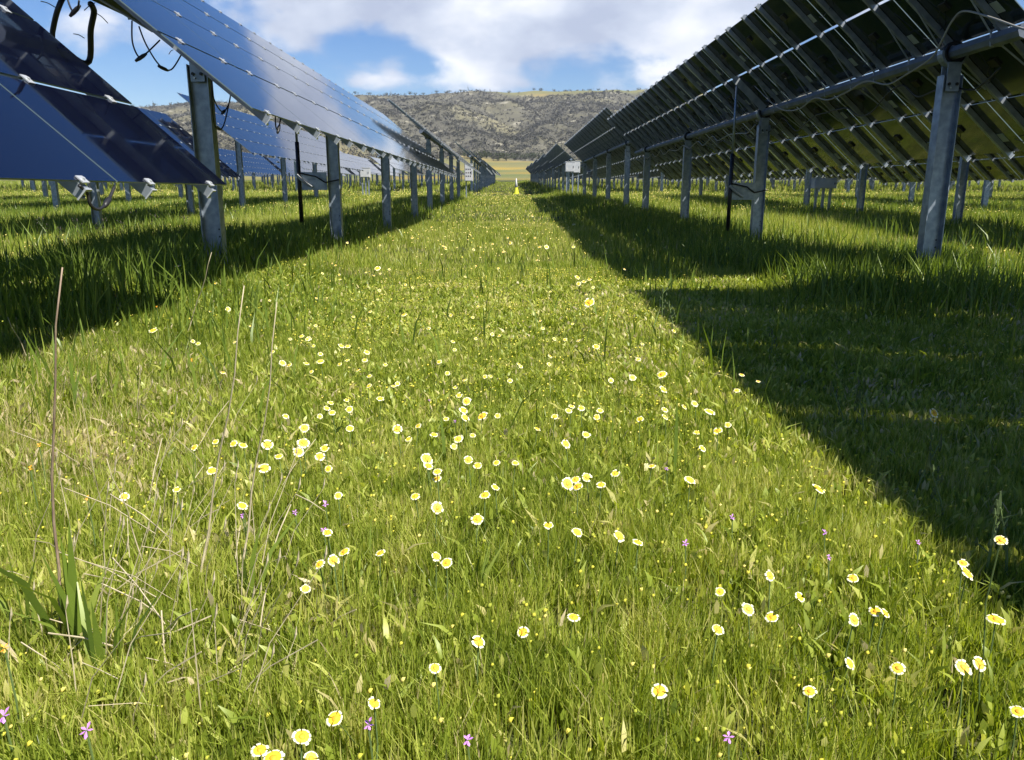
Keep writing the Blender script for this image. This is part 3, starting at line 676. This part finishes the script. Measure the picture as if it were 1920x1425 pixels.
tuft(660, 1120, 14, .17, 'green tuft below the centre flowers', .007, .12); tuft(900, 1130, 12, .16, 'leafy tuft in the lower centre grass', .007, .1)
tuft(480, 470, 40, .36, 'bright tall tuft right of the left post foot', .010, .35); tuft(300, 560, 30, .3, 'tall tuft at the shade edge left of the post', .010, .4)
# weeds with dark seed heads behind the left shadow, pale spikes by the right shadow
def weed(px, py, hgt, lab, m1, m2, k):
    q_ = min(1, hgt / .4)
    r_ = random.Random(k); x, y, t_ = unz(px, py, 0); g = float(gz(x, y)); t = empty('seeding_weed', (x, y, g)); tag(t, lab, 'weed', lab.split(',')[0])
    b = MB(); lean = r_.uniform(-.08, .08); b.tube([(0, 0, -.02), (lean * .4, 0, hgt * .5), (lean, .01, hgt)], [.004, .003, .0018], m1, 5)
    hd = MB()
    for i in range(6):
        f = .5 + .5 * i / 6; sx = r_.choice([-1, 1]); l = r_.uniform(.03, .07) * q_ ** 2
        p = Vector((lean * f, 0, hgt * f)); q = p + Vector((sx * l, r_.uniform(-.03, .03), l * .9)); b.tube([p, q], .0016, m1, 4)
        hd.tube([q - Vector((0, 0, .008)), q, q + Vector((0, 0, .012))], [.004 * q_, .009 * q_, .003 * q_], m2, 5)
    hd.tube([(lean, .01, hgt - .03), (lean, .01, hgt - .01), (lean, .01, hgt + .02)], [.004 * q_, .011 * q_, .003 * q_], m2, 6)
    k0 = len(b.v)
    for f, q in zip(hd.f, hd.m): b.f.append(tuple(a + k0 for a in f)); b.m.append(b.mi(hd.mats[q]))
    b.v += hd.v; me = b.mesh('seeding_weed'); bpy.data.objects.remove(t); o = obj('seeding_weed', me, None, (x, y, g)); tag(o, lab, 'weed', lab.split(',')[0])
for k, (px, py, h) in enumerate([(82, 470, .42), (160, 465, .38), (190, 470, .4), (238, 462, .34), (270, 470, .5), (295, 460, .42), (345, 455, .40), (125, 475, .3), (425, 440, .36), (445, 430, .4), (462, 425, .42), (495, 420, .36), (560, 405, .35), (540, 410, .4)]):
    weed(px, py, h, 'dark seeding weed standing against the lit grass, on the left behind the shadow', M['weed'], M['seed'], k)
for k, (px, py, h) in enumerate([(1240, 620, .26), (1265, 640, .22), (1350, 520, .3), (1480, 520, .22), (1560, 520, .24), (1775, 1010, .2), (1700, 960, .2), (1590, 830, .2), (1840, 1120, .2), (1890, 1120, .22), (1620, 850, .2), (1445, 690, .18)]):
    weed(px, py, h, 'pale green budding weed, lit by the sun at the edge of the right shadow', M['stem'], M['weed'], k + 50)
for k, (px, py, h) in enumerate([(690, 400, .35), (705, 395, .3), (665, 410, .3), (1490, 400, .35), (1510, 395, .4), (1460, 390, .35), (1580, 405, .35)]):
    weed(px, py, h, 'orange-topped weed, near the feet of the posts', M['stem'], M['orange'], k + 90)

# ------------------------------------------------------------------ hillside scrub and trees
n = 85000; yy = rng.uniform(440, 1330, n); xx = rng.uniform(-.8, .8, n) * (yy + 60)
dens = .35 + 1.1 * sstep(.38, .62, fbm(xx / 90., yy / 140., 51, 4)); dens = dens * sstep(0, 60, yy - footline(xx) + 50 * (fbm(xx / 30., yy / 30., 8, 2) - .5))
dens = dens * np.where(yy + 55 * sstep(-60, 20, xx) > 1298, .06, 1)
k = rng.uniform(0, 1, n) < dens; xx, yy = xx[k], yy[k]; n = len(xx); zz = gz(xx, yy)
siz = rng.uniform(1.0, 2.5, n) * (1 + .5 * (rng.uniform(0, 1, n) > .9)); dead = rng.uniform(0, 1, n) < .30
tb = np.clip(.42 + .35 * (fbm(xx / 120., yy / 120., 71, 3) - .5) + rng.normal(0, .13, n), 0, .8)
NQ = 8; cx_ = rng.normal(0, .42, (n, NQ)); cy_ = rng.normal(0, .42, (n, NQ)); cz_ = rng.uniform(.05, 1.25, (n, NQ))
sc = siz[:, None]; wdt = np.where(dead[:, None], .22, 1.0); tall = np.where(dead[:, None], 1.7, 1.0)
C = np.stack([xx[:, None] + cx_ * sc * np.where(dead[:, None], .6, 1), yy[:, None] + cy_ * sc, zz[:, None] + cz_ * sc * .75 * tall], -1)
D1 = rng.normal(0, 1, (n, NQ, 3)); D1[..., 2] *= np.where(dead, 2.5, .6)[:, None]; D2 = rng.normal(0, 1, (n, NQ, 3))
D1 = D1 * sc[..., None] * .36 * np.where(dead, .75, 1)[:, None, None]; D2 = D2 * sc[..., None] * .34 * wdt[..., None]
V = np.stack([C - D1 - D2 * .4, C + D2, C + D1], 2).reshape(-1, 3); m_ = n * NQ
tt = np.where(dead[:, None], np.clip(rng.normal(.72, .1, (n, 1)), 0, 1), tb[:, None]) + rng.normal(0, .05, (n, NQ))
o = obj('hillside_scrub', raw_mesh('hillside_scrub', V, np.arange(m_) * 3, np.arange(m_ * 3), M['scrub'], np.repeat(np.clip(tt, 0, 1).ravel(), 3)))
tag(o, 'grey burnt woodland and low dark scrub covering the far hillside', 'scrub', kind='stuff')
def tree(x, y, h, w, lab, grp, k):
    r_ = np.random.default_rng(k); g = float(gz(x, y)); t = empty('oak_tree', (x, y, g - .3)); tag(t, lab, 'tree', grp)
    b = MB(); b.tube([(0, 0, 0), (.1, 0, h * .35), (.3, 0, h * .7)], [h * .05, h * .035, h * .015], M['trunk'], 6)
    for i in range(4):
        a = i * 1.6; b.tube([(.1, 0, h * .35), (math.cos(a) * w * .3, math.sin(a) * w * .3, h * .65)], [h * .02, h * .008], M['trunk'], 5)
    b.build('trunk', t)
    m = 240; a = r_.uniform(0, 6.28, m); rr = np.sqrt(r_.uniform(0, 1, m)) * w * .5; lob = 1 + .3 * np.sin(a * 3 + k)
    zc = h * .22 + r_.beta(1.6, 2.0, m) * h * .80; sh = np.sqrt(np.clip(1 - ((zc - h * .7) / (h * .4)) ** 2, .05, 1))
    c = np.stack([np.cos(a) * rr * sh * lob, np.sin(a) * rr * sh * lob, zc], -1); s1 = r_.normal(0, h * .055, (m, 3)); s2 = r_.normal(0, h * .055, (m, 3))
    V = np.stack([c - s1, c + s2, c + s1 * .6 - s2 * .5], 1).reshape(-1, 3)
    obj('crown', raw_mesh('crown', V, np.arange(m) * 3, np.arange(m * 3), M['crown'], np.repeat(r_.uniform(0, 1, m), 3)), t)
for k, (px, d) in enumerate([(668, 1290), (688, 1300), (712, 1295), (783, 1300), (792, 1292), (806, 1300), (829, 1300), (845, 1305), (851, 1298), (871, 1300), (877, 1296), (742, 1300), (955, 1310), (998, 1300), (1010, 1325), (1053, 1320), (1095, 1318), (1110, 1300), (1180, 1330), (338, 1300), (300, 1300), (275, 1290)]):
    w = random.uniform(5, 9); tree((px - 955) / F * d * 1.02, d, random.uniform(3.5, 6.5), w, ('dark little oak on the skyline above the left rows' if px < 700 else 'dark little oak on the skyline above the middle of the hill' if px < 940 else 'dark little oak on the golden right skyline'), 'oaks along the skyline', k)
for k, (px, d) in enumerate([(935, 545), (905, 560), (1000, 560), (880, 548), (950, 580), (985, 572), (1030, 590), (915, 575), (1015, 552), (965, 590)]):
    tree((px - 955) / F * d * 1.02, float(footline((px - 955) / F * d)) + 6 * (k % 4), random.uniform(5, 8), random.uniform(7, 11), 'round dark oak at the foot of the hill above the golden field', 'oaks at the foot of the hill', 60 + k)

# ------------------------------------------------------------------ haze
hm = bpy.data.materials.new('haze'); hm.use_nodes = True; hN = hm.node_tree.nodes; hN.clear()
ho = hN.new('ShaderNodeOutputMaterial'); hp = hN.new('ShaderNodeVolumePrincipled'); hp.inputs['Color'].default_value = (.86, .91, 1, 1); hp.inputs['Density'].default_value = .00012; hp.inputs['Anisotropy'].default_value = .2
hm.node_tree.links.new(hp.outputs[0], ho.inputs['Volume'])
b = MB(); b.box(-1900, 1900, -310, 2150, -3, 225, hm); tag(b.build('haze'), 'thin clear air with a faint blue haze in front of the far hill', 'haze', kind='stuff')

# ------------------------------------------------------------------ sky
w = bpy.data.worlds.new('World'); scene.world = w; w.use_nodes = True; N, L = w.node_tree.nodes, w.node_tree.links; N.clear()
out = N.new('ShaderNodeOutputWorld'); sky = N.new('ShaderNodeTexSky'); sky.sky_type = 'NISHITA'; sky.sun_disc = False
sky.sun_elevation = math.asin(SUN.z); sky.sun_rotation = math.atan2(SUN.x, SUN.y); sky.air_density = 1.0; sky.dust_density = .3; sky.ozone_density = 2.5; sky.altitude = 300
hs = N.new('ShaderNodeHueSaturation'); hs.inputs['Saturation'].default_value = 1.38; hs.inputs['Hue'].default_value = .513; L.new(sky.outputs[0], hs.inputs['Color'])
bg = N.new('ShaderNodeBackground'); bg.inputs['Strength'].default_value = .058; L.new(hs.outputs[0], bg.inputs['Color'])
tc = N.new('ShaderNodeTexCoord'); sp = N.new('ShaderNodeSeparateXYZ'); L.new(tc.outputs['Generated'], sp.inputs[0])
def math_(op, a, b=None, c=None):
    m = N.new('ShaderNodeMath'); m.operation = op
    for i, v in enumerate((a, b, c)):
        if v is None: continue
        if isinstance(v, (int, float)): m.inputs[i].default_value = v
        else: L.new(v, m.inputs[i])
    return m.outputs[0]
yc = math_('MAXIMUM', math_('ABSOLUTE', sp.outputs['Y']), .05)
u = math_('DIVIDE', sp.outputs['X'], yc); e_ = math_('DIVIDE', sp.outputs['Z'], yc)
cv = N.new('ShaderNodeCombineXYZ'); L.new(u, cv.inputs[0]); L.new(e_, cv.inputs[1])
total = None
for (u0, e0, a, b_, amp) in [(-.16, .215, .27, .062, .55), (.10, .175, .21, .060, .50), (.24, .235, .22, .06, .5), (-.17, .142, .05, .022, .34), (-.12, .128, .16, .014, .26), (-.47, .16, .12, .05, .34), (.3, .5, .5, .12, .3), (-.34, .42, .20, .14, -.5), (-.1, .60, .5, .14, -.5), (-.16, .145, .35, .09, -.16), (-.55, .12, .2, .08, -.2)]:
    s1 = N.new('ShaderNodeVectorMath'); s1.operation = 'SUBTRACT'; L.new(cv.outputs[0], s1.inputs[0]); s1.inputs[1].default_value = (u0, e0, 0)
    s2 = N.new('ShaderNodeVectorMath'); s2.operation = 'MULTIPLY'; L.new(s1.outputs[0], s2.inputs[0]); s2.inputs[1].default_value = (1 / a, 1 / b_, 0)
    s3 = N.new('ShaderNodeVectorMath'); s3.operation = 'LENGTH'; L.new(s2.outputs[0], s3.inputs[0])
    mr = N.new('ShaderNodeMapRange'); mr.interpolation_type = 'SMOOTHSTEP'; mr.inputs[1].default_value = .2; mr.inputs[2].default_value = 1.5; mr.inputs[3].default_value = amp; mr.inputs[4].default_value = 0; L.new(s3.outputs['Value'], mr.inputs[0])
    total = mr.outputs[0] if total is None else math_('ADD', total, mr.outputs[0])
mp = N.new('ShaderNodeMapping'); mp.inputs['Scale'].default_value = (1, 1, 1.8); L.new(tc.outputs['Generated'], mp.inputs['Vector'])
n1 = N.new('ShaderNodeTexNoise'); n1.inputs['Scale'].default_value = 7.5; n1.inputs['Detail'].default_value = 8; n1.inputs['Roughness'].default_value = .52; n1.inputs['Distortion'].default_value = .1; L.new(mp.outputs[0], n1.inputs['Vector'])
dens = math_('ADD', total, math_('MULTIPLY', math_('SUBTRACT', n1.outputs['Fac'], .5), 1.9))
hz = N.new('ShaderNodeMapRange'); hz.inputs[1].default_value = .35; hz.inputs[2].default_value = .75; hz.inputs[3].default_value = 0; hz.inputs[4].default_value = -.7; L.new(sp.outputs['Z'], hz.inputs[0]); dens = math_('ADD', dens, hz.outputs[0])
mk = N.new('ShaderNodeMapRange'); mk.interpolation_type = 'SMOOTHSTEP'; mk.inputs[1].default_value = .10; mk.inputs[2].default_value = .47; L.new(dens, mk.inputs[0])
n2 = N.new('ShaderNodeTexNoise'); n2.inputs['Scale'].default_value = 7; n2.inputs['Detail'].default_value = 7; n2.inputs['Roughness'].default_value = .5; L.new(mp.outputs[0], n2.inputs['Vector'])
cr = ramp(N, [(.36, (.42, .48, .63)), (.50, (.58, .64, .77)), (.64, (.88, .90, .95))]); L.new(n2.outputs['Fac'], cr.inputs['Fac'])
bc = N.new('ShaderNodeBackground'); bc.inputs['Strength'].default_value = .54; L.new(cr.outputs['Color'], bc.inputs['Color'])
ms = N.new('ShaderNodeMixShader'); L.new(mk.outputs[0], ms.inputs[0]); L.new(bg.outputs[0], ms.inputs[1]); L.new(bc.outputs[0], ms.inputs[2]); L.new(ms.outputs[0], out.inputs['Surface'])

ld = bpy.data.lights.new('sun', 'SUN'); ld.energy = 4.9; ld.angle = R(.53); ld.color = (1, .95, .86)
lo_ = bpy.data.objects.new('sun', ld); lo_.rotation_euler = SUN.to_track_quat('Z', 'Y').to_euler(); lo_.location = (10, -10, 20); link(lo_)
cd = bpy.data.cameras.new('camera'); cd.sensor_width = 36; cd.lens = F / 1920 * 36; cd.clip_end = 6000; cd.clip_start = .05
co = bpy.data.objects.new('camera', cd); co.location = (0, 0, CAMH); co.rotation_euler = (R(90) - PITCH, 0, R(-.2)); link(co); scene.camera = co
scene.view_settings.view_transform = 'Standard'; scene.view_settings.look = 'None'; scene.view_settings.exposure = 1.18; scene.view_settings.gamma = 1
scene.cycles.max_bounces = 6; scene.cycles.diffuse_bounces = 3; scene.cycles.glossy_bounces = 3; scene.cycles.transparent_max_bounces = 4
